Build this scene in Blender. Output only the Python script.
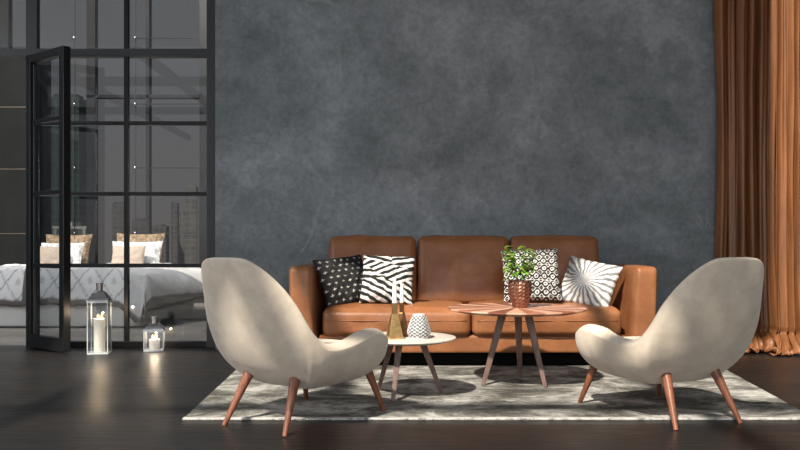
import bpy, math, random
from mathutils import Vector, noise, Matrix
PI=math.pi; S=bpy.context.scene; COL=S.collection
for o in list(bpy.data.objects): bpy.data.objects.remove(o)
# ---------------- camera, sky, sun, exposure ----------------
F=780.0; HY=248.0; CZ=0.8
cam=bpy.data.objects.new('camera',bpy.data.cameras.new('camera')); COL.objects.link(cam)
cam.location=(0,0,CZ); cam.rotation_euler=(PI/2,0,0)
cam.data.sensor_width=36; cam.data.lens=F/800*36; cam.data.shift_y=(HY-225)/800
cam.data.clip_end=800; S.camera=cam
S.view_settings.view_transform='Standard'; S.view_settings.look='None'
S.view_settings.gamma=1; S.view_settings.exposure=0.0
W=bpy.data.worlds.new('world'); S.world=W; W.use_nodes=True
wn=W.node_tree.nodes; wl=W.node_tree.links
bg=wn['Background']; tcw=wn.new('ShaderNodeTexCoord'); sx=wn.new('ShaderNodeSeparateXYZ'); rp=wn.new('ShaderNodeValToRGB')
wl.new(tcw.outputs['Generated'],sx.inputs[0]); wl.new(sx.outputs['Z'],rp.inputs[0]); wl.new(rp.outputs[0],bg.inputs[0])
rp.color_ramp.elements[0].position=0.0; rp.color_ramp.elements[0].color=(.37,.335,.32,1)
rp.color_ramp.elements[1].position=0.45; rp.color_ramp.elements[1].color=(.45,.47,.495,1)
e=rp.color_ramp.elements.new(.16); e.color=(.36,.355,.36,1)
bg.inputs[1].default_value=0.85
sd=bpy.data.lights.new('sun','SUN'); sun=bpy.data.objects.new('sun',sd); COL.objects.link(sun)
sd.energy=6.9; sd.angle=math.radians(1.6); sd.color=(1,.905,.77)
SUNDIR=Vector((.43,.80,-1.0)).normalized()
sun.rotation_euler=SUNDIR.to_track_quat('-Z','Y').to_euler(); sun.location=(-3,-4,8)
def area(name,loc,target,sx_,sy_,en,col):
    l=bpy.data.lights.new(name,'AREA'); l.shape='RECTANGLE'; l.size=sx_; l.size_y=sy_; l.energy=en; l.color=col
    o=bpy.data.objects.new(name,l); COL.objects.link(o); o.location=loc
    o.rotation_euler=(Vector(target)-Vector(loc)).to_track_quat('-Z','Y').to_euler(); return o
area('front_fill',(0.2,-2.8,2.2),(.0,6,1.3),3.6,2.4,120,(.93,.96,1))  # added fill behind the camera, raises the ambient light
area('side_fill',(-6.7,2.6,1.9),(-2.6,7.4,.6),3.0,2.2,170,(.93,.96,1))  # added fill from the left, brightens the bed front and wall
area('bedroom_fill',(-3.2,6.95,5.9),(-3.4,8.2,0),2.2,1.2,300,(1,.97,.93))  # added fill high over the bedroom, brightens the bed
# ---------------- helpers ----------------
class M:
    def __init__(s): s.v=[]; s.f=[]; s.c=[]
    def add(s,v,f,c=None):
        n=len(s.v); s.v+= [tuple(p) for p in v]; s.f+=[tuple(i+n for i in q) for q in f]
        return s
    def box(s,x0,x1,y0,y1,z0,z1):
        v=[(x,y,z) for z in (z0,z1) for y in (y0,y1) for x in (x0,x1)]
        return s.add(v,[(0,2,3,1),(4,5,7,6),(0,1,5,4),(2,6,7,3),(0,4,6,2),(1,3,7,5)])
    def cone(s,p,q,r0,r1,n=16,rot=0.0):
        p=Vector(p); q=Vector(q); d=(q-p).normalized()
        a=d.cross(Vector((0,1,0)));
        if a.length<.01: a=d.cross(Vector((1,0,0)))
        a.normalize(); b=d.cross(a)
        v=[];
        for c,r in ((p,r0),(q,r1)):
            for i in range(n):
                t=2*PI*i/n+rot; v.append(c+a*math.cos(t)*r+b*math.sin(t)*r)
        f=[(i,(i+1)%n,n+(i+1)%n,n+i) for i in range(n)]+[tuple(range(n-1,-1,-1)),tuple(range(n,2*n))]
        return s.add(v,f)
    def lathe(s,prof,n=48,c=(0,0,0),fn=None,caps=True):
        v=[]
        for j,(r,z) in enumerate(prof):
            for i in range(n):
                t=2*PI*i/n; rr=r*(fn(i,j) if fn else 1)
                v.append((c[0]+rr*math.cos(t),c[1]+rr*math.sin(t),c[2]+z))
        m=len(prof)
        f=[(j*n+i,j*n+(i+1)%n,(j+1)*n+(i+1)%n,(j+1)*n+i) for j in range(m-1) for i in range(n)]
        if caps: f+=[tuple(range(n-1,-1,-1)),tuple((m-1)*n+i for i in range(n))]
        return s.add(v,f)
    def tube(s,pts,r,n=8,closed=False):
        pts=[Vector(p) for p in pts]; k=len(pts); v=[]; up=None
        for i,p in enumerate(pts):
            if closed: d=pts[(i+1)%k]-pts[i-1]
            else: d=pts[min(i+1,k-1)]-pts[max(i-1,0)]
            d.normalize()
            if up is None: up=d.orthogonal().normalized()
            up=(up-d*up.dot(d)).normalized(); b=d.cross(up)
            rr=r[i] if isinstance(r,list) else r
            for j in range(n):
                t=2*PI*j/n; v.append(p+up*math.cos(t)*rr+b*math.sin(t)*rr)
        f=[(i*n+j,i*n+(j+1)%n,((i+1)%k)*n+(j+1)%n,((i+1)%k)*n+j) for i in range(k if closed else k-1) for j in range(n)]
        if not closed: f+=[tuple(range(n-1,-1,-1)),tuple((k-1)*n+j for j in range(n))]
        return s.add(v,f)
    def grid(s,nu,nv,fn):
        v=[fn(i/nu,j/nv) for j in range(nv+1) for i in range(nu+1)]
        w=nu+1
        return s.add(v,[(j*w+i,j*w+i+1,(j+1)*w+i+1,(j+1)*w+i) for j in range(nv) for i in range(nu)])
def link(name,m,mat,parent=None,smooth=False,bevel=0,loc=None,rot=None,cols=None,sub=0,angle=None):
    me=bpy.data.meshes.new(name); me.from_pydata(m.v,[],m.f); me.update()
    if mat: me.materials.append(mat)
    if smooth:
        for p in me.polygons: p.use_smooth=True
    if cols:
        a=me.color_attributes.new('Col','FLOAT_COLOR','POINT')
        for i,c in enumerate(cols): a.data[i].color=(c[0],c[1],c[2],1)
    o=bpy.data.objects.new(name,me); COL.objects.link(o)
    if parent: o.parent=parent
    if loc: o.location=loc
    if rot: o.rotation_euler=rot
    if angle is not None and smooth: me.set_sharp_from_angle(angle=math.radians(angle))
    if bevel:
        b=o.modifiers.new('bevel','BEVEL'); b.width=bevel; b.segments=2; b.limit_method='ANGLE'
    if sub:
        b=o.modifiers.new('sub','SUBSURF'); b.levels=sub; b.render_levels=sub
    return o
def tag(o,label,cat,group=None,kind=None):
    if label: o['label']=label
    if cat: o['category']=cat
    if group: o['group']=group
    if kind: o['kind']=kind
    return o
def thing(name,loc,label,cat,rz=0,group=None,kind=None):
    o=bpy.data.objects.new(name,None); COL.objects.link(o); o.location=loc; o.rotation_euler=(0,0,rz); o.empty_display_size=.1
    return tag(o,label,cat,group,kind)
def struct(o): o['kind']='structure'; return o
def soft_box(w,d,h,r,bulge=(0,0,0),n=14,warp=None,wr=0.0,seed=0):
    """rounded box centred at origin; bulge outward in x,y,z face middles"""
    hx,hy,hz=w/2,d/2,h/2; m=M(); idx={}
    def par(k):
        t=-1+2*k/n
        return math.copysign(abs(t)**.8,t)
    def key(i,j,k):
        q=(i,j,k)
        if q in idx: return idx[q]
        a,b,c=par(i),par(j),par(k)
        def ax(t,H):  # spread: outer cells go into the rounded edge
            return t*H
        p=Vector((ax(a,hx),ax(b,hy),ax(c,hz)))
        inn=Vector((max(-hx+r,min(hx-r,p.x)),max(-hy+r,min(hy-r,p.y)),max(-hz+r,min(hz-r,p.z))))
        dd=p-inn
        if dd.length>1e-9: p=inn+dd.normalized()*min(r,dd.length if False else r)
        fx=(1-b*b)*(1-c*c); fy=(1-a*a)*(1-c*c); fz=(1-a*a)*(1-b*b)
        p.x+=a*bulge[0]*fx**.6 if fx>0 else 0
        p.y+=b*bulge[1]*fy**.6 if fy>0 else 0
        p.z+=c*bulge[2]*fz**.6 if fz>0 else 0
        if wr:
            nz=noise.noise(p*7+Vector((seed,seed*2.3,0)))*wr+noise.noise(p*19+Vector((seed,0,3)))*wr*.35
            p+=Vector((a*fx,b*fy,c*fz))*nz
        if warp: p=Vector(warp(p))
        m.v.append(tuple(p)); idx[q]=len(m.v)-1; return idx[q]
    for i in range(n):
        for j in range(n):
            for (lo) in (0,n):
                A=[key(lo,i,j),key(lo,i+1,j),key(lo,i+1,j+1),key(lo,i,j+1)]
                B=[key(i,lo,j),key(i+1,lo,j),key(i+1,lo,j+1),key(i,lo,j+1)]
                C=[key(i,j,lo),key(i+1,j,lo),key(i+1,j+1,lo),key(i,j+1,lo)]
                if lo==0: A.reverse(); C.reverse()
                else: B.reverse()
                m.f+=[tuple(A),tuple(B),tuple(C)]
    return m
# ---------------- materials ----------------
def mat(name,col,rough=.6,metal=0,**k):
    m=bpy.data.materials.new(name); m.use_nodes=True; b=m.node_tree.nodes['Principled BSDF']
    b.inputs['Base Color'].default_value=(*col,1); b.inputs['Roughness'].default_value=rough; b.inputs['Metallic'].default_value=metal
    for kk,v in k.items(): b.inputs[kk.replace('_',' ')].default_value=v
    return m
def nodes(m): return m.node_tree.nodes,m.node_tree.links,m.node_tree.nodes['Principled BSDF']
def ntex(m,scale,detail=4,rough=.55,vec=(1,1,1),dist=0,coord='Object',rot=(0,0,0)):
    n,l,b=nodes(m); tc=n.new('ShaderNodeTexCoord'); mp=n.new('ShaderNodeMapping'); t=n.new('ShaderNodeTexNoise')
    mp.inputs['Scale'].default_value=vec; mp.inputs['Rotation'].default_value=rot
    l.new(tc.outputs[coord],mp.inputs[0]); l.new(mp.outputs[0],t.inputs['Vector'])
    t.inputs['Scale'].default_value=scale; t.inputs['Detail'].default_value=detail; t.inputs['Roughness'].default_value=rough; t.inputs['Distortion'].default_value=dist
    return t.outputs['Fac']
def ramp(m,fac,stops):
    n,l,b=nodes(m); r=n.new('ShaderNodeValToRGB'); l.new(fac,r.inputs[0]); els=r.color_ramp.elements
    while len(els)<len(stops): els.new(.5)
    for e_,(p,c) in zip(els,stops): e_.position=p; e_.color=(*c,1) if len(c)==3 else c
    return r.outputs[0]
def mix(m,fac,a,b_,mode='MIX'):
    n,l,b=nodes(m); x=n.new('ShaderNodeMix'); x.data_type='RGBA'; x.blend_type=mode
    for sock,val in ((x.inputs[0],fac),(x.inputs[6],a),(x.inputs[7],b_)):
        if isinstance(val,(int,float)): sock.default_value=val
        elif isinstance(val,tuple): sock.default_value=(*val,1)
        else: l.new(val,sock)
    return x.outputs[2]
def bump(m,h,strength=.3,dist=.01):
    n,l,b=nodes(m); u=n.new('ShaderNodeBump'); u.inputs['Strength'].default_value=strength; u.inputs['Distance'].default_value=dist
    l.new(h,u.inputs['Height']); l.new(u.outputs[0],b.inputs['Normal'])
def setc(m,c): n,l,b=nodes(m); l.new(c,b.inputs['Base Color'])
def setr(m,c): n,l,b=nodes(m); l.new(c,b.inputs['Roughness'])

leather=mat('leather',(.40,.135,.04),.42)
a=ntex(leather,3.2,5,.6); c=ramp(leather,a,[(.3,(.22,.085,.034)),(.55,(.33,.130,.052)),(.75,(.43,.19,.085))])
f=ntex(leather,60,3,.6); setc(leather,mix(leather,.25,c,ramp(leather,f,[(.35,(.55,.55,.55)),(.6,(1,1,1))]),'MULTIPLY'))
bump(leather,ntex(leather,34,6,.65),.25,.006)
fabric=mat('wool_fabric',(.56,.48,.37),.95,Sheen_Weight=.25)
a=ntex(fabric,9,6,.7); setc(fabric,ramp(fabric,a,[(.3,(.57,.485,.385)),(.7,(.76,.66,.54))]))
bump(fabric,ntex(fabric,380,3,.7),.35,.003)
def wood(name,c0,c1,c2,rough=.4,vec=(14,14,1.2),scale=5):
    m=mat(name,c1,rough); a=ntex(m,scale,5,.6,vec=vec,dist=.6); setc(m,ramp(m,a,[(.3,c0),(.5,c1),(.72,c2)])); bump(m,a,.1,.003); return m
walnut=wood('walnut',(.13,.042,.022),(.22,.08,.042),(.30,.12,.065))
greywood=wood('grey_walnut',(.095,.055,.045),(.16,.095,.078),(.22,.14,.115),.5)
black=mat('black_steel',(.010,.0105,.0125),.38,.3)
bump(black,ntex(black,40,3),.05,.002)
frame_m=mat('dark_grey_steel',(.030,.034,.038),.5,.2); bump(frame_m,ntex(frame_m,30,3),.05,.002)
plinth_m=mat('black_base',(.004,.004,.0045),.8,Specular_IOR_Level=.15); bump(plinth_m,ntex(plinth_m,60,3),.1,.002)
# wall
concrete=mat('blue_grey_plaster',(.1,.12,.14),.85)
big=ntex(concrete,.75,4,.6,dist=.5); c0=ramp(concrete,big,[(.34,(.140,.160,.169)),(.5,(.196,.217,.231)),(.66,(.280,.304,.322))])
med=ntex(concrete,3.5,8,.72,dist=.2); c1=mix(concrete,.75,c0,ramp(concrete,med,[(.36,(.70,.715,.71)),(.5,(.96,.96,.97)),(.66,(1.25,1.25,1.25))]),'MULTIPLY')
fine=ntex(concrete,26,8,.75); c2=mix(concrete,.6,c1,ramp(concrete,fine,[(.36,(.66,.66,.66)),(.6,(1.14,1.14,1.14))]),'MULTIPLY')
pat=ntex(concrete,1.7,6,.65,dist=1.2); pm=ramp(concrete,pat,[(.64,(0,0,0)),(.67,(.40,.40,.40))]); 
setc(concrete,mix(concrete,pm,c2,(.33,.36,.37))); bump(concrete,med,.25,.02)
# floor
def planks(name,ca,cb,cc,rough):
    m=mat(name,ca,rough); n,l,b=nodes(m); tc=n.new('ShaderNodeTexCoord'); br=n.new('ShaderNodeTexBrick')
    l.new(tc.outputs['Object'],br.inputs['Vector']); br.inputs['Scale'].default_value=1
    br.inputs['Brick Width'].default_value=1.9; br.inputs['Row Height'].default_value=.19; br.inputs['Mortar Size'].default_value=.0028; br.offset=.37
    br.inputs['Color1'].default_value=(*ca,1); br.inputs['Color2'].default_value=(*cb,1); br.inputs['Mortar'].default_value=(.003,.003,.003,1); br.inputs['Bias'].default_value=0
    g=ntex(m,3,7,.7,vec=(1.2,16,1),dist=.4)
    c=mix(m,.85,br.outputs['Color'],ramp(m,g,[(.3,(.45,.45,.45)),(.55,(1,1,1)),(.75,(1.7,1.65,1.6))]),'MULTIPLY')
    setc(m,c); setr(m,ramp(m,g,[(.3,(rough+.12,)*3),(.7,(rough-.06,)*3)]))
    bump(m,g,.22,.004); return m
floor_m=planks('dark_oak_planks',(.0105,.0105,.0115),(.018,.015,.0135),None,.36)
floor_b=planks('grey_oak_planks',(.14,.13,.12),(.20,.185,.17),None,.45)
# rug
rug_m=mat('rug_wool',(.5,.48,.43),1.0)
a=ntex(rug_m,2.4,9,.78,vec=(1,1.45,1),dist=.5); b2=ntex(rug_m,40,5,.8,vec=(.6,1.8,1))
c=ramp(rug_m,a,[(.40,(.060,.060,.052)),(.46,(.14,.14,.125)),(.525,(.29,.288,.268)),(.60,(.56,.55,.525))])
setc(rug_m,mix(rug_m,.7,c,ramp(rug_m,b2,[(.35,(.5,.5,.5)),(.62,(1.2,1.2,1.2))]),'MULTIPLY')); bump(rug_m,b2,.7,.012)
rug_b=mat('rug_binding',(.55,.53,.5),.95); a=ntex(rug_b,22,6,.8,vec=(1,6,1)); setc(rug_b,ramp(rug_b,a,[(.38,(.12,.12,.12)),(.5,(.48,.47,.45)),(.7,(.66,.65,.62))])); bump(rug_b,a,.5,.01)
def curt(name):
    m=mat(name,(.36,.135,.045),.42); a=ntex(m,5,4,.6,vec=(2,2,.35)); setc(m,ramp(m,a,[(.3,(.16,.062,.023)),(.7,(.27,.105,.038))])); bump(m,ntex(m,9,4,.6,vec=(2,2,.5)),.2,.03); return m
satin=curt('copper_satin')
def vcol(name,rough=.9,**k):
    m=mat(name,(1,1,1),rough,**k); n,l,b=nodes(m); at=n.new('ShaderNodeVertexColor'); at.layer_name='Col'; 
    g=ntex(m,120,3,.6); setc(m,mix(m,.3,at.outputs[0],ramp(m,g,[(.3,(.7,.7,.7)),(.6,(1,1,1))]),'MULTIPLY')); bump(m,g,.2,.002); return m
print_m=vcol('printed_cotton'); duvet_m=vcol('quilted_duvet'); 
bed_white=mat('bed_linen',(.72,.71,.69),.9); bump(bed_white,ntex(bed_white,6,4),.4,.03)
pil_gold=mat('gold_brocade',(.33,.21,.1),.7); a=ntex(pil_gold,28,5,.7); setc(pil_gold,ramp(pil_gold,a,[(.35,(.06,.04,.025)),(.5,(.20,.13,.07)),(.65,(.36,.27,.18))]))
pil_white=mat('white_jacquard',(.6,.6,.6),.9); a=ntex(pil_white,22,5,.7); setc(pil_white,ramp(pil_white,a,[(.4,(.30,.31,.33)),(.55,(.66,.66,.67))]))
pil_beige=mat('beige_linen',(.5,.38,.29),.9); a=ntex(pil_beige,60,3); setc(pil_beige,ramp(pil_beige,a,[(.3,(.34,.275,.225)),(.7,(.44,.365,.305))]))
chrome=mat('chrome',(.62,.64,.67),.16,1.0); bump(chrome,ntex(chrome,25,2),.04,.004)
wax=mat('candle_wax',(.88,.84,.74),.5,Subsurface_Weight=.4); n,l,b=nodes(wax); b.inputs['Subsurface Radius'].default_value=(.03,.02,.01); bump(wax,ntex(wax,30,2),.05,.002)
white_wax=mat('white_wax',(.92,.92,.92),.45); bump(white_wax,ntex(white_wax,30,2),.05,.002)
brass=mat('brass',(.50,.31,.11),.3,1.0); a=ntex(brass,18,5,.7); setc(brass,ramp(brass,a,[(.35,(.42,.25,.10)),(.65,(.85,.56,.24))])); setr(brass,ramp(brass,a,[(.3,(.42,.42,.42)),(.7,(.25,.25,.25))]))
bronze=mat('bronze',(.17,.095,.045),.35,1.0); a=ntex(bronze,18,5,.7); setc(bronze,ramp(bronze,a,[(.35,(.20,.11,.05)),(.65,(.36,.21,.10))]))
copper=mat('copper',(.50,.24,.16),.33,.9); a=ntex(copper,30,4); setc(copper,ramp(copper,a,[(.3,(.20,.09,.06)),(.7,(.36,.19,.135))]))
soil=mat('soil',(.03,.02,.012),.95); bump(soil,ntex(soil,60,4),.8,.01)
leaf=mat('leaf',(.10,.28,.03),.45,Subsurface_Weight=.1); a=ntex(leaf,16,4); setc(leaf,ramp(leaf,a,[(.3,(.045,.15,.018)),(.65,(.20,.42,.05))]))
stem_m=mat('stem',(.10,.14,.03),.6); bump(stem_m,ntex(stem_m,60,2),.1,.002)
vase_m=vcol('glazed_relief',.45)
ceram=mat('white_ceramic',(.72,.72,.72),.5); bump(ceram,ntex(ceram,70,3),.1,.002)
topw=mat('pale_tabletop',(.66,.60,.54),.55); a=ntex(topw,5,6,.7,vec=(1,7,1)); setc(topw,ramp(topw,a,[(.3,(.50,.44,.39)),(.5,(.66,.60,.54)),(.75,(.78,.73,.68))]))
topd=mat('inlaid_walnut',(1,1,1),.42); n,l,b=nodes(topd); at=n.new('ShaderNodeVertexColor'); at.layer_name='Col'
a=ntex(topd,14,5,.7); setc(topd,mix(topd,.6,at.outputs[0],ramp(topd,a,[(.3,(.6,.6,.6)),(.65,(1.1,1.1,1.1))]),'MULTIPLY'))
dark_panel=mat('dark_panel',(.020,.024,.026),.7,Specular_IOR_Level=.15); a=ntex(dark_panel,2,6,.7); setc(dark_panel,ramp(dark_panel,a,[(.3,(.005,.006,.0065)),(.7,(.010,.012,.0125))]))
strip_m=mat('bronze_strip',(.20,.17,.145),.4,1.0); bump(strip_m,ntex(strip_m,30,2),.05,.002)
ceil_m=mat('white_paint',(.55,.55,.55),.9); bump(ceil_m,ntex(ceil_m,40,3),.05,.002)
def glass(name,tint,base=.0,ior=1.5,scale=1.0):
    m=bpy.data.materials.new(name); m.use_nodes=True; n=m.node_tree.nodes; l=m.node_tree.links
    n.remove(n['Principled BSDF']); out=n['Material Output']
    t=n.new('ShaderNodeBsdfTransparent'); t.inputs[0].default_value=(*tint,1)
    g=n.new('ShaderNodeBsdfGlossy'); g.inputs['Roughness'].default_value=.0; g.inputs[0].default_value=(.95,.97,1,1)
    ge=n.new('ShaderNodeNewGeometry'); dt=n.new('ShaderNodeVectorMath'); dt.operation='DOT_PRODUCT'
    l.new(ge.outputs['Normal'],dt.inputs[0]); l.new(ge.outputs['Incoming'],dt.inputs[1])
    def mt(op,a,b_=None,c=None):
        q=n.new('ShaderNodeMath'); q.operation=op; q.use_clamp=(op=='MULTIPLY_ADD')
        for k,v in enumerate((a,b_,c)):
            if v is None: continue
            if isinstance(v,(int,float)): q.inputs[k].default_value=v
            else: l.new(v,q.inputs[k])
        return q.outputs[0]
    f5=mt('POWER',mt('SUBTRACT',1.0,mt('ABSOLUTE',dt.outputs['Value'])),5.0)
    ad=mt('MULTIPLY_ADD',f5,.96*scale,.04+base)
    x=n.new('ShaderNodeMixShader'); l.new(ad,x.inputs[0]); l.new(t.outputs[0],x.inputs[1]); l.new(g.outputs[0],x.inputs[2]); l.new(x.outputs[0],out.inputs[0]); return m
pane_m=glass('tinted_glass',(.93,.94,.945),.02)
far_m=glass('facade_glass',(.59,.595,.60),-.04,scale=0.0)
clear_m=glass('clear_acrylic',(.96,.97,.975),.02)
edge_m=mat('acrylic_edge',(.80,.84,.86),.25,Transmission_Weight=.3); bump(edge_m,ntex(edge_m,20,2),.03,.002)
flame_m=mat('flame',(1,.6,.2),.5,Emission_Strength=2.0); nodes(flame_m)[2].inputs['Emission Color'].default_value=(1,.62,.22,1)
a=ntex(flame_m,20,1); wick_m=mat('wick',(.02,.02,.02),.9); bump(wick_m,ntex(wick_m,60,2),.1,.001)
# ---------------- room shell ----------------
D=6.13; PD=6.30
struct(link('floor',M().box(-7.2,3.35,-4.5,6.42,-.1,0),floor_m))
struct(link('floor_bedroom',M().box(-7.2,-1.2,6.42,11.7,-.1,-.001),floor_b)).name='floor_bedroom'
struct(link('wall_back',M().box(-1.452,3.35,D,D+.25,0,3.15),concrete))
struct(link('wall_right',M().box(3.22,3.35,-4.5,D-.002,0,3.15),concrete))
struct(link('wall_bedroom',M().box(-1.35,-1.2,6.39,11.7,0,4.9),dark_panel))
struct(link('wall_left',M().box(-7.2,-7.05,-4.5,11.7,0,3.15),concrete))
# unseen roof slabs; invented opening, its rim placed to shade the sofa backs
ez=3.15; ye=6.02-.8*ez
t0=2.84-.43/.8*(5.95-ye)    # right edge cut along the sun's bearing to shade the left curtain
m=M(); poly=[(-7.2,ye),(t0,ye),(2.80,5.90),(2.80,6.38),(-7.2,6.38)]
m.add([(x,y,ez) for x,y in poly]+[(x,y,ez+.18) for x,y in poly],[(4,3,2,1,0),(5,6,7,8,9)]+[(i,(i+1)%5,5+(i+1)%5,5+i) for i in range(5)])
struct(link('shading_ceiling',m,ceil_m))
m=M(); off=.34; poly=[(t0+off,ye),(3.35,ye),(3.35,6.38),(2.80+off,6.38),(2.80+off,5.90)]  # slot left between the slabs to put sun on the right curtain
m.add([(x,y,ez) for x,y in poly]+[(x,y,ez+.18) for x,y in poly],[(4,3,2,1,0),(5,6,7,8,9)]+[(i,(i+1)%5,5+(i+1)%5,5+i) for i in range(5)])
struct(link('shading_ceiling',m,ceil_m))
wr=thing('shadow_bars',(0,0,ez),None,None); struct(wr)  # unseen bars added to cast shadow bands on chairs and rug
barz=0
fm=M()
for y in (-1.1,1.31): fm.box(-7,3.2,y-.05,y+.05,0,.12)
link('shadow_bar',fm,frame_m,wr)
for x in (-4.6,-3.2,-1.72,.10,1.9): link('shadow_bar',M().box(x-(.075 if x==-1.72 else .05),x+(.075 if x==-1.72 else .05),-4.4,ye,0,.1),frame_m,wr)
# ---------------- glass partition ----------------
def px(x,d): return (x-400)/F*d
def pz(y,d): return CZ-(y-HY)/F*d
part=thing('window_1',(0,PD,0),None,None); struct(part)
X0,X1=px(33,PD),-1.456
def P(name,x0,x1,z0,z1,y0=-.03,y1=.03,m=frame_m,par=part): return link(name,M().box(x0,x1,y0,y1,z0,z1),m,par,bevel=.003)
P('frame',px(27.5,PD),px(38.5,PD),0,3.15)
P('frame',px(208,PD),X1,0,3.15,-.05,.05)
P('frame',-6.9,px(208,PD),pz(57.5,PD),pz(49.5,PD),-.034,.034)
P('frame',px(38.5,PD),px(208,PD),.0,pz(341,PD),-.034,.034,black)
P('muntin',px(124.6,PD),px(129,PD),pz(341,PD),pz(57.5,PD),-.02,.02,black)
P('muntin',px(124.6,PD),px(129,PD),pz(49.5,PD),3.15,-.02,.02,black)
for y in (123.5,194,265.5): P('muntin',px(38.5,PD),px(208,PD),pz(y+2,PD),pz(y-2,PD),-.018,.018,black)
P('pane',px(38.5,PD),px(208,PD),pz(341,PD),pz(57.5,PD),-.004,.004,pane_m)
P('pane',-6.9,px(208,PD),pz(49.5,PD),3.15,-.004,.004,pane_m)
P('frame',-6.95,-6.85,0,3.15)
P('frame',-4.3,-4.2,0,pz(57.5,PD)); P('pane',-6.85,-4.3,0,pz(57.5,PD),-.004,.004,pane_m)
# open door leaf, hinged on the left post, swung towards the camera
hx,hy=px(33,PD)+.0,PD-.06; tipx,tipy=px(66,5.91),5.93
ang=math.atan2(tipy-hy,tipx-hx); L=math.hypot(tipx-hx,tipy-hy)
door=thing('door_1',(hx,hy,0),None,None,ang); struct(door)
H0,H1=.012,2.335
def DP(name,x0,x1,z0,z1,t=.03,m=black): return link(name,M().box(x0,x1,-t,t,z0,z1),m,door,bevel=.003)
DP('stile',0,.062,H0,H1); DP('stile',L-.062,L,H0,H1)
DP('rail',.062,L-.062,H0,.11); DP('rail',.062,L-.062,H1-.065,H1)
for z in (pz(265.5,6.2),pz(194,6.2),pz(122.5,6.2)): DP('muntin',.062,L-.062,z-.017,z+.017,.016)
DP('pane',.062,L-.062,.11,H1-.065,.004,glass('door_glass',(.93,.94,.95),.0))
DP('hinge_tube',.07,.085,.12,H1-.08,.012,frame_m)
# ---------------- bedroom facade and city ----------------
FD=11.4
w2=thing('window_2',(0,FD,0),None,None); struct(w2)
def P2(name,x0,x1,z0,z1,m=black,y0=-.06,y1=.06): return link(name,M().box(x0,x1,y0,y1,z0,z1),m,w2)
P2('frame',px(-120,FD),-1.35,0,.26)
P2('frame',px(88,FD),px(96.5,FD),.26,4.9); P2('muntin',px(147,FD),px(150.5,FD),.26,4.9)
P2('frame',px(200.5,FD),-1.35,.26,4.9); P2('frame',px(-6,FD),px(10.5,FD),.26,4.9)
P2('muntin',px(88,FD),px(201,FD),pz(98.5,FD),pz(95.5,FD))
P2('frame',px(-130,FD),px(-118,FD),.26,4.9)
for y in (41,106,169,233.5):
    P2('muntin',px(139,FD),px(201,FD),pz(y+.45,FD),pz(y-.45,FD),black,-.16,-.14)
    for x in (79,139): link('glass_bolt',M().lathe([(.001,0),(.02,.004),(.024,.012),(.02,.02),(.001,.024)],12),chrome,w2,True,loc=(px(x,FD),-.17,pz(y,FD)),rot=(PI/2,0,0))
for x in (79,139): P2('muntin',px(x-.25,FD),px(x+.25,FD),.26,4.9,frame_m,-.16,-.14)
P2('pane',px(-118,FD),px(201,FD),.26,4.9,far_m,-.004,.004)
def towerm(name,ca,cb,sc):
    m=mat(name,ca,.7); n,l,b=nodes(m); tc=n.new('ShaderNodeTexCoord'); br=n.new('ShaderNodeTexBrick'); br.offset=0
    mp=n.new('ShaderNodeMapping'); mp.inputs['Rotation'].default_value=(PI/2,0,0); l.new(tc.outputs['Object'],mp.inputs[0]); l.new(mp.outputs[0],br.inputs['Vector'])
    br.inputs['Scale'].default_value=1; br.inputs['Brick Width'].default_value=sc; br.inputs['Row Height'].default_value=sc*.8; br.inputs['Mortar Size'].default_value=sc*.09
    br.inputs['Color1'].default_value=(*ca,1); br.inputs['Color2'].default_value=(*[v*.6 for v in ca],1); br.inputs['Mortar'].default_value=(*cb,1); l.new(br.outputs[0],b.inputs['Base Color']); return m
tw=towerm('tower_glass',(.028,.058,.058),(.075,.105,.105),.9); hz1=towerm('haze_block',(.10,.108,.115),(.15,.155,.16),1.2); hz2=towerm('pale_haze_block',(.17,.17,.17),(.22,.215,.21),1.6); pw=towerm('white_block',(.10,.11,.12),(.42,.42,.40),1.3)  # hz materials: distance haze is mixed into the base colours
def tower(x0,x1,yt,d,m,label,crown=0,nm='tower_block'):
    w=px(x1,d)-px(x0,d); h=pz(yt,d)+14
    t=thing(nm,((px(x0,d)+px(x1,d))/2,d,-14),label,'building',group='city towers beyond the bedroom window')
    link('shaft',M().box(-w/2,w/2,0,w*.8,0,h),m,t)
    k=w*.5*(.8 if crown else .55)
    link('roof_housing',M().box(-k,k,w*.1,w*.6,h,h+(w*.12)),m,t)
tower(49.5,79,97,80,tw,'tall dark teal glass tower nearest the window, left of the mullion',1)
tower(79.5,91,163,86,tw,'lower teal glass block touching the right side of the tall dark tower')
tower(37,48,224,90,hz1,'low dark block rising left of the tall dark tower')
tower(52,87,226,70,pw,'white window-grid block low in front of the tall dark tower')
tower(112,124,203,150,hz1,'hazy square block just left of the thin partition muntin')
tower(132,147,220,160,hz1,'low hazy block between the muntin and the far mullion')
tower(152,166,226,170,hz1,'low wide hazy block right of the far mullion')
tower(171,177.5,203,150,hz1,'slim dark hazy tower right of the far mullion')
tower(178,186,213,175,hz2,'pale hazy block between the slim tower and the stepped tower')
tower(185,196,187,170,hz2,'pale tall stepped tower furthest right behind the bed',1)
tower(196,200.5,197,150,hz1,'narrow dark tower against the facade post on the right')
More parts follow.
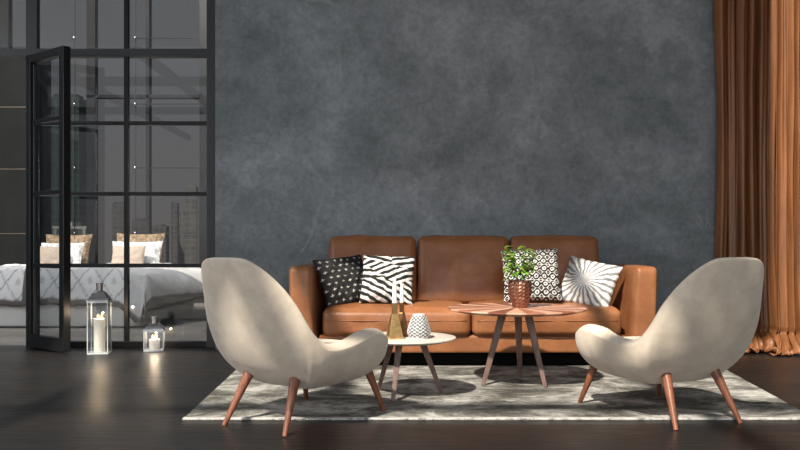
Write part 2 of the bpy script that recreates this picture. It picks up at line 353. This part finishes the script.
# wardrobe / dark panelled unit
wd=10.35; ward=thing('wardrobe',((px(-60,wd)+px(31,wd))/2,wd,0),'tall black panelled wardrobe behind the bed, seen through the open doorway','wardrobe')
ww=(px(31,wd)-px(-60,wd))/2; link('body',M().box(-ww,ww,.03,.6,0,3.45),dark_panel,ward)
zs=[0.05]+[pz(y,wd) for y in (233.5,169,107)]+[3.4]
for a_,b_ in zip(zs[:-1],zs[1:]): link('panel',M().box(-ww+.01,ww-.01,0,.03,a_+.008,b_-.008),dark_panel,ward,bevel=.004)
for z in zs[1:4]: link('trim_strip',M().box(-ww+.01,ww-.01,-.004,.03,z-.008,z+.006),strip_m,ward)
# ---------------- bed ----------------
bx0,bx1,by0,by1=-4.75,-2.62,7.86,9.95
bed=thing('bed',((bx0+bx1)/2,(by0+by1)/2,0),'double bed with a white base and diamond-quilted pale duvet behind the glass','bed')
bw=(bx1-bx0)/2; bl=(by1-by0)/2
link('bed_base',soft_box(2*bw,2*bl,.30,.03,wr=.01),bed_white,bed,True,loc=(0,0,.15))
link('mattress',soft_box(2*bw-.04,2*bl-.04,.18,.05),bed_white,bed,True,loc=(0,0,.38))
def duv():
    m=M(); cols=[]; N=230; K=150; hw=bw+.05; hl=bl+.05; ov=.33
    for j in range(K+1):
        for i in range(N+1):
            u=-hw-ov+(2*hw+2*ov)*i/N; v=-hl-.26+(2*hl+.2)*j/K
            ou=max(0,abs(u)-hw); ovv=max(0,-v-hl)
            # drape: right side spreads outward like a puffy quilt, front hangs
            x=max(-hw,min(hw,u)); y=max(-hl,v); z=.545
            s=math.copysign(1,u)
            f1=min(1,ou/ov); x+=s*((.04+.37*max(0,min(1,(v+hl+.1)/.8)))*math.sin(f1*PI/2)); z-=.27*f1**1.7
            f2=min(1,ovv/.26); y-=.07*math.sin(f2*PI/2)+ .0; z-=.33*f2**1.15*(1-.5*f1)
            ed=min(1,(hw-abs(x))/.3) if abs(u)<hw else 0
            z+=.05*max(0,ed)*(1-f2)+noise.noise(Vector((u*2.2,v*2.2,1)))*.035+noise.noise(Vector((u*7,v*7,4)))*.012
            # the hanging corner at the foot
            dx=abs(u-(hw-.02))
            if dx<.20: z-=f2*(1-dx/.20)*.19
            # quilting
            q=abs(math.sin((u+v)*PI/.24))*abs(math.sin((u-v)*PI/.24)); z+=.008*q
            if z<.06: z=.06
            m.v.append((x,y,z))
            ln=min(abs(math.sin((u+v)*PI/.24)),abs(math.sin((u-v)*PI/.24)))
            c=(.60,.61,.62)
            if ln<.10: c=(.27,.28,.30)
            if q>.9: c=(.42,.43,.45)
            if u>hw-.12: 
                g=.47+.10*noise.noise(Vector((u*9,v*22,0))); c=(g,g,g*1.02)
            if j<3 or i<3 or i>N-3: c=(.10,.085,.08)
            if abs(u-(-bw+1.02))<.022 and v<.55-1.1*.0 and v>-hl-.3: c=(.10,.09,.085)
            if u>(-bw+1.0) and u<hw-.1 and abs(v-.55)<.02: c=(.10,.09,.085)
            cols.append(c)
    w=N+1; m.f=[(j*w+i,j*w+i+1,(j+1)*w+i+1,(j+1)*w+i) for j in range(K) for i in range(N)]
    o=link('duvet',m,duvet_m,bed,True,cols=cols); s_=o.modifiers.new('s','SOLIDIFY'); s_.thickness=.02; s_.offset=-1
duv()
def cushion_mesh(w,h,T,colfn=None,n=44,pinch=.07,seed=0,wr=.008,flange=0):
    m=M(); cols=[]
    for side in (-1,1):
        base=len(m.v)
        for j in range(n+1):
            for i in range(n+1):
                a=math.sin((-1+2*i/n)*PI/2)*.35+(-1+2*i/n)*.65; b=math.sin((-1+2*j/n)*PI/2)*.35+(-1+2*j/n)*.65
                x=a*w/2*(1-pinch*(1-b*b)); z=b*h/2*(1-pinch*(1-a*a))
                e=max(0,(1-a*a)*(1-b*b)); t=T/2*e**.42
                nz=noise.noise(Vector((a*2.2+seed,b*2.2,side)))*wr*2+noise.noise(Vector((a*6,b*6+seed,side)))*wr
                edge=min(1,e*4); wob=noise.noise(Vector((a*5+seed,b*5,9)))*.006
                m.v.append((x+wob,side*t+nz*edge,z+wob)); cols.append(colfn(a,b) if colfn else (1,1,1))
        W_=n+1
        for j in range(n):
            for i in range(n):
                q=(base+j*W_+i,base+j*W_+i+1,base+(j+1)*W_+i+1,base+(j+1)*W_+i)
                m.f.append(q if side==-1 else q[::-1])
    k=(n+1)**2; W_=n+1
    ring=[i for i in range(n)]+[j*W_+n for j in range(n)]+[n*W_+n-i for i in range(n)]+[(n-j)*W_ for j in range(n)]
    for i in range(len(ring)):
        a_=ring[i]; b_=ring[(i+1)%len(ring)]; m.f.append((b_,a_,a_+k,b_+k))
    return m,cols
def pillow(name,label,cat,loc,w,h,T,mt,yaw=0,tilt=0,roll=0,colfn=None,n=44,group=None,seed=0,pinch=.07,wr=.008):
    m,c=cushion_mesh(w,h,T,colfn,n,pinch,seed,wr)
    o=link(name,m,mt,None,True,cols=c if colfn else None)
    R=Matrix.Rotation(yaw,4,'Z')@Matrix.Rotation(-tilt,4,'X')@Matrix.Rotation(roll,4,'Y')
    o.matrix_world=Matrix.Translation(loc)@R
    return tag(o,label,cat,group)
R_=math.radians
def bedp(pxx,yy,d,wpx,hpx,mt,label,T=.16,tilt=18,yaw=0,roll=0,seed=0):
    w=wpx/F*d; h=hpx/F*d/math.cos(R_(tilt)); pillow('bed_pillow',label,'pillow',(px(pxx,d),d,pz(yy,d)),w,h,T,mt,R_(yaw),R_(tilt),R_(roll),n=26,group='pillows on the bed',seed=seed)
bedp(67,252,9.85,47,36,pil_gold,'gold brocade pillow at the back of the left pillow pile',seed=1)
bedp(61,257,9.60,44,29,pil_white,'white jacquard pillow in the middle of the left pillow pile',seed=2)
bedp(49,258.5,9.38,29,25,pil_beige,'plain beige pillow at the front of the left pillow pile',seed=3,T=.13)
bedp(139,251,9.85,49,36,pil_gold,'gold brocade pillow at the back of the right pillow pile',seed=4)
bedp(136,257,9.60,51,32,pil_white,'white jacquard pillow in the middle of the right pillow pile',seed=5)
bedp(128,258.5,9.38,34,26,pil_beige,'plain beige pillow at the front of the right pillow pile',seed=6,T=.13)
# ---------------- rug ----------------
RZ=.010
rp0,rp1,rp2,rp3=(-1.005,3.635),(1.93,3.635),(2.14,5.235),(-1.07,5.235)
rug=thing('area_rug',(0,0,0),'distressed grey and cream rug under the armchairs and tables','rug')
def rugfn(x0,x1,top=True):
    def f_(s,t):
        y=3.635+1.6*t; xl=rp0[0]+(rp3[0]-rp0[0])*t; xr=rp1[0]+(rp2[0]-rp1[0])*t
        x=xl+(xr-xl)*s; return (x,y,RZ+noise.noise(Vector((x*25,y*25,0)))*.0012)
    return f_
m=M().grid(160,90,rugfn(0,1)); n0=len(m.v)
m.v+= [(*rp0,0.0005),(*rp1,.0005),(*rp2,.0005),(*rp3,.0005)]
w=161; m.f+=[tuple(list(range(w))[::-1]+[n0,n0+1])]
m.f+=[tuple([90*w+i for i in range(w)]+[n0+2,n0+3]),tuple([j*w for j in range(91)]+[n0+3,n0]),tuple([j*w+160 for j in range(90,-1,-1)]+[n0+1,n0+2])]
link('rug_field',m,rug_m,rug,True,angle=40)
link('binding',M().box(rp0[0]-.004,rp1[0]+.004,3.612,3.640,.001,.013),rug_b,rug,bevel=.004)
# ---------------- sofa ----------------
SX,SY=.487,5.60
sofa=thing('sofa',(SX,SY,0),'tan leather three-cushion sofa on a black plinth against the grey wall','sofa')
def sp(name,w,d,h,r,c,mt=leather,**k):
    return link(name,soft_box(w,d,h,r,**k),mt,sofa,True,loc=c)
sp('plinth',2.28,.68,.095,.01,(0,.06,.0475),plinth_m)
sp('base',2.42-.36,.84,.125,.02,(0,.02,.158))
def armwarp(sgn):
    def w_(p):
        t=(p.z+.29)/.58; x=p.x*sgn   # positive = outer
        k=(1.25-.50*t) if x<0 else 1.0
        return ((x*k-(.012*(1-t) if x>0 else 0))*sgn,p.y,p.z)
    return w_
for sg in (-1,1):
    sp('arm',.165,.88,.58,.03,(sg*1.142,.0,.385),bulge=(.010,.008,.006),warp=armwarp(sg),wr=.008,seed=sg+3,n=18)
sp('back_frame',2.16,.14,.52,.03,(0,.40,.41),bulge=(0,.004,.0))
cx=(.473-SX)
c0=px(322,5.2)-SX; c1=px(471.5,5.2)-SX; c2=px(622,5.2)-SX
for a_,b_,sd_ in ((c0,c1,1),(c1,c2,5)):
    def sw(p,h=.19):
        # crown on top, soft front nose
        return (p.x,p.y,p.z-.012*max(0,(-p.y-.2))/.2)
    q=sp('seat_cushion',b_-a_-.006,.70,.185,.045,((a_+b_)/2,-.08,.311),bulge=(.0,.018,.022),warp=sw,wr=.010,seed=sd_,n=26)
    hw_=(b_-a_)/2-.035
    link('piping',M().tube([(-hw_+2*hw_*i/20,-.3545-.014*(1-(2*i/20-1)**2)**.6,.008) for i in range(21)],.0035,6),leather,q,True)
for a_,b_,sd_ in ((327.5,416.5,2),(418,511.5,7),(512.5,603,11)):
    x0=px(a_,5.68)-SX; x1=px(b_,5.68)-SX; w_=x1-x0
    def bwp(p): return (p.x*(1-.02*(p.z+.24)/.48),p.y+.20*(p.z+.24),p.z)
    sp('back_cushion',w_+.004,.17,.50,.040,((x0+x1)/2,.17,.635),bulge=(.004,.035,.010),warp=bwp,wr=.016,seed=sd_,n=24)
# scatter cushions
K=(.012,.012,.013); Wt=(.68,.67,.65)
def c_cross(a,b):
    u=a*3.6; v=b*4.2; r=math.floor(v); uu=u+(.5 if r%2 else 0)
    fx=(uu%1)-.5; fy=(v%1)-.5
    p=abs(fx)<.23 and abs(fy)<.045 or abs(fy)<.22 and abs(fx)<.04
    return (.55,.54,.51) if p else K
def c_stripe(a,b):
    f=3.7
    if b>.62-.25*a: t=(b+.30*a)*f if a<.15 else (b-.25*a)*f
    elif b>-.05-.62*a and b-.55*a>-.55: t=(b-.50*a)*f
    elif a<-.1 and b>-.05: t=(b+.12*a)*f
    else: t=(b+.55*a)*f
    return Wt if (t%1)<.49 else K
def c_oct(a,b):
    u=a*3.3; v=b*3.3; fx=(u%1)-.5; fy=(v%1)-.5; r=math.hypot(fx,fy)
    if r<.10: return K
    if r<.25: return Wt
    if r<.36: return K
    m_=abs(fx)+abs(fy)
    if .60<m_<.72 : return Wt
    if abs(fy)>.475: return Wt
    return K
def c_star(a,b):
    u=a+.10; v=b+.0; r=math.hypot(u,v); t=math.atan2(v,u)
    k=math.cos(t*24)
    th=.05+max(0,(.45-r))*2.6
    if k>th: 
        q=min(1,(k-th)/.25); g=.80*(1-q)+.24*q; return (g,g,g*1.03)
    return (.82,.81,.79)
pillow('cushion','black cushion with white crosses leaning on the left sofa arm','cushion',(px(345,5.46),5.46,.570),.40,.37,.13,print_m,R_(34),R_(26),R_(-6),c_cross,220,'scatter cushions on the sofa',1,.06)
pillow('cushion','black and white striped cushion beside the cross-patterned one','cushion',(px(387.5,5.36),5.36,pz(279.5,5.36)),.365,.345,.14,print_m,R_(-6),R_(20),R_(2),c_stripe,240,'scatter cushions on the sofa',2,.05)
pillow('cushion','black and white ring-patterned cushion behind the potted plant','cushion',(px(531,5.38),5.38,pz(275,5.38)),.395,.38,.13,print_m,R_(-4),R_(20),R_(-2),c_oct,240,'scatter cushions on the sofa',3,.06)
pillow('cushion','white sunburst cushion leaning on the right sofa arm','cushion',(px(588.5,5.40),5.40,pz(283.5,5.40)),.385,.345,.14,print_m,R_(-30),R_(24),R_(12),c_star,240,'scatter cushions on the sofa',4,.06)
# ---------------- armchairs ----------------
RIM=[(-.500,0,.752),(-.498,.07,.751),(-.487,.130,.742),(-.450,.186,.705),(-.400,.230,.648),(-.342,.275,.560),(-.275,.308,.450),(-.205,.325,.392),(-.12,.332,.384),(-.02,.338,.398),(.08,.340,.420),(.165,.338,.426),(.238,.324,.402),(.278,.284,.362),(.292,.18,.333),(.30,0,.33)]
def catmull(pts,per):
    out=[]
    n=len(pts)
    for i in range(n-1):
        p0=pts[i-1] if i>0 else (pts[1][0],-pts[1][1],pts[1][2]); p1=pts[i]; p2=pts[i+1]; p3=pts[i+2] if i+2<n else (pts[-2][0],-pts[-2][1],pts[-2][2])
        for k in range(per):
            t=k/per; out.append(tuple(.5*((2*b)+(-a+c)*t+(2*a-5*b+4*c-d)*t*t+(-a+3*b-3*c+d)*t**3) for a,b,c,d in zip(p0,p1,p2,p3)))
    return out
half=catmull(RIM,4); half.append(RIM[-1])
full=[Vector((v,u,z)) for u,v,z in half]+[Vector((-v,u,z)) for u,v,z in half[-2:0:-1]]
NR=len(full)
def bez(p0,p1,p2,p3,t):
    s=1-t; return p0*s**3+p1*3*s*s*t+p2*3*s*t*t+p3*t**3
def shell_mesh():
    m=M(); rows=[]
    T=[0,.012,.05,.11]+[.18+.82*i/12 for i in range(13)]
    outer=[];inner=[]
    for i,p in enumerate(full):
        tan=(full[(i+1)%NR]-full[i-1]); tan.z=0; tan.normalize()
        nin=Vector((-tan.y,tan.x,0)); 
        cen=Vector((0,-.02,0)); 
        if nin.dot(cen-Vector((p.x,p.y,0)))<0: nin=-nin
        hgt=max(0,min(1,(p.z-.42)/.34))
        armf=max(0,1-abs(p.y-.06)/.26)
        frontf=max(0,min(1,(p.y-.2)/.09))
        th=.030+.045*armf*(1-hgt)+.02*frontf
        lip=.026*max(0,min(1,(p.y+.33)/.10))*max(0,min(1,(.30-p.y)/.06))
        ptop=p.copy(); p=p-Vector((0,0,lip))
        # outer control points
        f1=(.985 if abs(p.y-.02)<.30 and hgt<.01 else 1.0)-.24*hgt; 
        c1=Vector((p.x*f1,p.y*(f1 if p.y<0 else 1.04)-(.02*hgt),.19+(p.z-.19)*(.44 if hgt<.01 else .50)))
        if hgt>.0: c1.x=p.x*(1.0+.22*math.sin(hgt*PI)*.6)+math.copysign(.05,p.x)*hgt*(1 if abs(p.x)>.03 else abs(p.x)/.03)
        k=(.66 if p.y<0 else .86)-.10*hgt
        if -.3<p.y<.05: k=.66+.20*max(0,min(1,(p.y+.3)/.35))
        c2=Vector((p.x*k if hgt<.02 else p.x*(k+.35*hgt),p.y*k,.138))
        bot=Vector((0,-.03,.158))
        outer.append([bez(p,c1,c2,bot,t) for t in T])
        q=ptop+nin*th
        i1=Vector((q.x*(.98),q.y*(.86 if q.y<0 else .97),.33+(q.z-.33)*.42)); i2=Vector((q.x*.75,q.y*.62,.30)); ib=Vector((0,-.03,.305))
        inner.append([bez(q,i1,i2,ib,t) for t in T])
        up=Vector((0,0,1)); cr_=min(.012,th*.3)*(1-.5*armf)
        mids=[p.lerp(q,.06)+up*cr_*.35,p.lerp(q,.30)+up*(cr_*.9+lip*.12),p.lerp(q,.62)+up*(cr_+lip*.10),p.lerp(q,.90)+up*cr_*.6]
        rows.append(outer[-1][:-1][::-1]+mids+inner[-1][:-1])
    K_=len(rows[0])
    for r in rows: m.v+=[tuple(x) for x in r]
    m.f=[(i*K_+j,((i+1)%NR)*K_+j,((i+1)%NR)*K_+j+1,i*K_+j+1) for i in range(NR) for j in range(K_-1)]
    b=len(m.v); m.v.append((0,-.03,.158)); m.v.append((0,-.03,.305))
    for i in range(NR):
        m.f.append((b,((i+1)%NR)*K_,i*K_)); m.f.append((b+1,i*K_+K_-1,((i+1)%NR)*K_+K_-1))
    return m
def armchair(loc,rz,label,zoff):
    t=thing('lounge_chair',loc,label,'armchair',rz,'beige shell armchairs on the rug')
    link('shell',shell_mesh(),fabric,t,True,sub=1)
    link('seat_cushion',soft_box(.46,.48,.10,.045,bulge=(.01,.01,.02),warp=lambda p:(p.x*(1+.15*(p.y)),p.y,p.z)),fabric,t,True,loc=(0,.01,.285))
    for (fx,fy,tx,ty,tz,gz) in ((-.185,-.317,-.14,-.20,.235,0),(.185,-.317,.14,-.20,.235,0),(-.25,.31,-.195,.225,.26,RZ+.001),(.25,.31,.195,.225,.26,RZ+.001)):
        g=gz; lg=link('leg',M().tube([(fx+(tx-fx)*s,fy+(ty-fy)*s,g+(tz-g)*s) for s in (0,.03,.5,.9,1)],[.010,.011,.017,.023,.024],18),walnut,t,True,angle=50)
    return t
# rear feet stand on the bare floor, front feet on the rug
armchair((-.46,3.67,0),R_(-34.8),'beige felt shell armchair on the left, nearest the small white table',0)
armchair((1.264,3.784,0),R_(21.9),'beige felt shell armchair on the right, in front of the copper curtain',0)
# ---------------- tables ----------------
def legs3(par,feet,tops,zt,w0,w1,mt):
    for (fx,fy),(tx,ty) in zip(feet,tops):
        link('leg',M().cone((fx,fy,RZ+.001),(tx,ty,zt),w0,w1,4,PI/4),mt,par,bevel=.002)
T1=(.68,4.56); zt=.452
tb=thing('coffee_table',(*T1,0),'larger round walnut coffee table with wedge inlay, carrying the plant','coffee table')
def disc(R,zt,th,n=96,ch=.5):
    m=M(); prof=[(R*.001,zt-th),(R*.86,zt-th),(R*.97,zt-th*ch),(R,zt-th*.3),(R*.998,zt-.001),(R*.99,zt),(R*.6,zt),(R*.2,zt),(R*.001,zt)]
    return m.lathe(prof,n,caps=True),prof
m,prof=disc(.402,zt,.024,192); cols=[]
for j in range(len(prof)):
    for i in range(192):
        k=int(i//8); random.seed(k*7+3); b_=random.choice([(.74,.47,.34),(.62,.34,.23),(.70,.40,.28)] if k%2 else [(.33,.12,.07),(.24,.08,.045),(.42,.17,.10)]); cols.append(b_)
link('tabletop',m,topd,tb,False,cols=cols)
l1=[(.478,4.49),(.823,4.426),(.733,4.76)]
legs3(tb,[(x-T1[0],y-T1[1]) for x,y in l1],[((x-T1[0])*.40,(y-T1[1])*.40) for x,y in l1],zt-.022,.016,.030,greywood)
T2=(.023,4.20); zt2=.322
ts=thing('side_table',(*T2,0),'smaller round table with a pale top beside the left armchair','side table')
m,_=disc(.278,zt2,.020); link('tabletop',m,topw,ts,True,angle=30)
l2=[(.227,4.245),(-.037,4.0),(-.12,4.36)]
legs3(ts,[(x-T2[0],y-T2[1]) for x,y in l2],[((x-T2[0])*.45,(y-T2[1])*.45) for x,y in l2],zt2-.018,.014,.026,greywood)
# vase
zz=zt2+.0005
vx,vy=px(419,4.14),4.14
def vf(i,j): return 1+.045*(1 if (i//2)%2==(j//2)%2 else -1)*(1 if 2<j<26 else 0)
prof=[]
for j in range(30):
    t=j/29; r=.050+.013*math.sin(min(1,t*2.6)*PI/2)-.031*max(0,(t-.25)/.75)**1.15
    prof.append((r,.128*t))
prof+=[(.026,.128),(.024,.10),(.004,.03)]
v=link('vase',M().lathe(prof,72,fn=vf),vase_m,None,False,loc=(vx,vy,zz),cols=[((.66,.66,.66) if ((i//3)%2==(j//2)%2 or j<2 or j>27) else (.10,.105,.12)) for j in range(len(prof)) for i in range(72)]); tag(v,'small ribbed white ceramic vase beside the candle holders','vase')
# candle holders
def holder(cx_,cy,w,hp,hn,nw,ch,cr,rot,mt,label,clabel):
    t=thing('candle_holder',(cx_,cy,zz),label,'candle holder',rot,'geometric candle holders on the small table')
    k=math.sqrt(2)
    link('pyramid_base',M().lathe([(w/2*k*.97,0),(w/2*k,.008),(nw/2*k*1.12,hp),(nw/2*k*.9,hp+.003)],4),mt,t,bevel=.0015)
    link('neck',M().lathe([(nw/2*k*.85,hp+.002),(nw/2*k*.92,hp+hn),(nw/2*k*.8,hp+hn),],4),mt,t,bevel=.001)
    c=thing('taper_candle',(cx_,cy,zz+hp+hn+.001),clabel,'candle',0,'white taper candles on the small table')
    link('candle_body',M().lathe([(cr,0),(cr*.92,ch*.6),(cr*.62,ch*.96),(cr*.2,ch)],20),white_wax,c,True,angle=40)
    link('wick',M().cone((0,0,ch-.002),(.001,0,ch+.010),.0012,.001,6),wick_m,c)
holder(px(394.6,4.13),4.13,.078,.128,.058,.030,.135,.0125,R_(45+14),brass,'front bright brass candle holder with pyramid base','taller white taper candle in the front brass holder')
holder(px(401.8,4.25),4.25,.066,.124,.058,.026,.098,.011,R_(45-12),bronze,'rear dark bronze candle holder between the brass one and the vase','shorter white taper candle in the rear bronze holder')
# plant
ppx,ppy=px(520,4.56),4.56; pzz=zt+.0005
pl=thing('potted_plant',(ppx,ppy,pzz),'small leafy green plant in a faceted copper pot on the large table','plant')
def pf(i,j):
    if 0<j<15: return 1+(.055 if j%2 else -.015)*(1 if i%2==0 else .15)
    return 1
prof=[(.040+.031*math.sin(min(1,(j/15)*1.35)*PI/2)-.004*(j/15),.158*j/15) for j in range(16)]+[(.066,.158),(.063,.13)]
link('pot',M().lathe(prof,28,fn=pf,caps=True),copper,pl)
link('soil',M().lathe([(.001,.132),(.062,.132),(.05,.140),(.001,.143)],24),soil,pl,True)
random.seed(5); ms=M(); mlv=M()
def leafm(m,base,dirv,L_,w_):
    d=Vector(dirv).normalized(); s=d.cross(Vector((0,0,1))).normalized(); u=s.cross(d)
    n0=len(m.v); seg=6
    for k in range(seg+1):
        t=k/seg; wd_=w_*math.sin(PI*t**.8)*.5+.0005; drop=-L_*.35*t*t
        c=Vector(base)+d*L_*t+Vector((0,0,drop))
        m.v+= [tuple(c-s*wd_+u*wd_*.35),tuple(c),tuple(c+s*wd_+u*wd_*.35)]
    for k in range(seg):
        a_=n0+3*k; m.f+=[(a_,a_+1,a_+4,a_+3),(a_+1,a_+2,a_+5,a_+4)]
for k in range(15):
    t=2*PI*k/15+random.uniform(-.25,.25); rr=random.uniform(.03,.11) ; hh=random.uniform(.08,.235)
    tip=Vector((math.cos(t)*rr-.008,math.sin(t)*rr*.8,.14+hh*(1.12-rr*3.2)))
    p0=Vector((math.cos(t)*.018,math.sin(t)*.018,.138)); mid=(p0+tip)/2+Vector((0,0,.02))
    pts=[p0*(1-s)**2+mid*2*s*(1-s)+tip*s*s for s in [i/6 for i in range(7)]]
    ms.tube(pts,.0014,5)
    for q in range(7):
        s=.35+.65*q/6; bp=p0*(1-s)**2+mid*2*s*(1-s)+tip*s*s; a_=t+random.uniform(-1.8,1.8)
        leafm(mlv,bp,(math.cos(a_),math.sin(a_),random.uniform(-.1,.55)),random.uniform(.045,.078),random.uniform(.022,.036))
link('stems',ms,stem_m,pl,True)
o=link('foliage',mlv,leaf,pl,True); s_=o.modifiers.new('s','SOLIDIFY'); s_.thickness=.0008
# ---------------- lanterns ----------------
def lantern(pxx,d,w,bh,rh,nh,nw,ch,cr,rot,label,clabel,cn):
    x=px(pxx,d); t=thing('lantern',(x,d,0),label,'lantern',rot,'glass lanterns on the floor by the partition')
    h=w/2; e_=.006
    link('base',M().box(-h,h,-h,h,0,.012),edge_m,t,bevel=.002)
    for a_ in (-1,1):
        for b_ in (-1,1): link('corner_post',M().box(a_*h-(e_ if a_>0 else 0),a_*h+(0 if a_>0 else e_),b_*h-(e_ if b_>0 else 0),b_*h+(0 if b_>0 else e_),.012,bh),edge_m,t)
    for b_ in (-1,1):
        link('glass_pane',M().box(-h+e_,h-e_,b_*h-.004*(b_>0),b_*h+.004*(b_<0),.012,bh),clear_m,t)
        link('glass_pane',M().box(b_*h-.004*(b_>0),b_*h+.004*(b_<0),-h+e_,h-e_,.012,bh),clear_m,t)
    fr=M()
    for b_ in (-1,1):
        fr.box(-h,h,b_*h-.005,b_*h+.005,bh-.012,bh); fr.box(b_*h-.005,b_*h+.005,-h,h,bh-.012,bh)
    link('top_rim',fr,edge_m,t)
    k=math.sqrt(2)
    rm=M()
    prof=[(h*k*1.03,bh),(h*k*1.03,bh+.008),(h*k*.80,bh+rh*.45),(h*k*.55,bh+rh*.85),(nw/2*k,bh+rh)]
    n=4; v=[]
    for r,z in prof:
        for i in range(4):
            t_=PI/4+i*PI/2; v.append((r*math.cos(t_),r*math.sin(t_),z))
    rm.add(v,[(j*4+i,j*4+(i+1)%4,(j+1)*4+(i+1)%4,(j+1)*4+i) for j in range(4) for i in range(4)]+[(3,2,1,0),(16,17,18,19)])
    link('roof',rm,chrome,t,bevel=.003)
    link('chimney',M().lathe([(nw/2,bh+rh-.004),(nw/2,bh+rh+nh*.75),(nw/2*1.12,bh+rh+nh*.78),(nw/2*1.12,bh+rh+nh),(nw/2*.7,bh+rh+nh)],24),chrome,t,True,angle=40)
    c=thing('pillar_candle',(x,d,.0125),clabel,'candle',rot,'lit pillar candles in the lanterns')
    link('candle_body',M().lathe([(cr*.98,0),(cr,.004),(cr,ch-.006),(cr*.95,ch),(cr*.8,ch-.006),(.002,ch-.012)],32),wax,c,True,angle=50)
    for i in range(cn):
        a_=2*PI*i/cn+.5; q=(math.cos(a_)*cr*.42,math.sin(a_)*cr*.42)
        wk=link('wick',M().cone((q[0],q[1],ch-.012),(q[0],q[1],ch+.006),.0015,.0012,6),wick_m,c)
        link('flame',M().lathe([(.0005,0),(.0035,.006),(.004,.012),(.0022,.022),(.0005,.030)],12,c=(q[0],q[1],ch+.003)),flame_m,wk,True)
    l=bpy.data.lights.new('candle_glow','POINT'); l.energy=1.9; l.color=(1,.74,.5); l.shadow_soft_size=.004
    o=bpy.data.objects.new('candle_glow',l); COL.objects.link(o); o.parent=c; o.location=(0,0,ch+.035)
lantern(99.5,5.93,.150,.40,.075,.058,.046,.25,.042,R_(10),'tall glass candle lantern with a chrome roof beside the open door','tall white three-wick candle inside the tall lantern',3)
lantern(154.5,6.08,.148,.165,.050,.052,.050,.078,.040,R_(12),'short glass candle lantern with a chrome roof near the wall corner','short white candle inside the short lantern',3)
# ---------------- curtains ----------------
def curtain(x0,x1,y,folds,amp,seed,label,pool,ztop=3.13,flip=1):
    m=M(); NU=220; NV=120
    def f_(s,t):
        # t 0 top -> 1 bottom of cloth incl. pool
        L_=ztop+pool; l=L_*t; z=ztop-l
        ph=s*folds*2*PI+seed+ .9*noise.noise(Vector((s*3,t*1.5,seed)))
        prof=math.sin(ph)+.35*math.sin(2.3*ph+1.3+t*1.4)+.25*noise.noise(Vector((s*14,t*3.0,seed+5)))
        gather=1-.10*math.sin(PI*min(1,t*1.05))
        x=x0+(x1-x0)*(.5+(s-.5)*gather)+.010*noise.noise(Vector((s*9,t*5,seed)))+.3*amp*math.cos(ph)
        yy=y+amp*prof
        if z<.16:
            k=(.16-z); kk=min(1,k/(.16+pool)); 
            cr=noise.noise(Vector((s*8,k*9,seed+2))); cr2=noise.noise(Vector((s*21,k*17,seed+7)))
            x+=(-.10*kk*1.0*(1-s)+.06*kk*s*0)+.035*cr*kk
            yy-=.17*math.sin(kk*PI*.55)+.04*cr*kk
            z=max(.006,.16-.16*min(1,kk*1.7)+.055*abs(cr)*kk+.03*abs(cr2)*kk)
            z+=.04*math.sin(kk*PI)*(.5+.5*math.sin(ph*1.3))
        else:
            yy-=.05*max(0,(.6-z)/.6)**1.5
        return (x,yy,z)
    m.grid(NU,NV,f_)
    o=link('curtain',m,satin,None,True); sd_=o.modifiers.new('s','SOLIDIFY'); sd_.thickness=.003
    return tag(o,label,'curtain',group='floor-length satin curtains')
curtain(px(717,6.0),px(783,6.0),6.055,6.0,.032,1.7,'brown satin curtain in shade between the grey wall and the bright panel',.30)
curtain(px(773.5,5.93),px(798,5.93),5.93,3.0,.028,4.1,'bright copper-orange satin curtain strip at the right edge of the photo',.24)
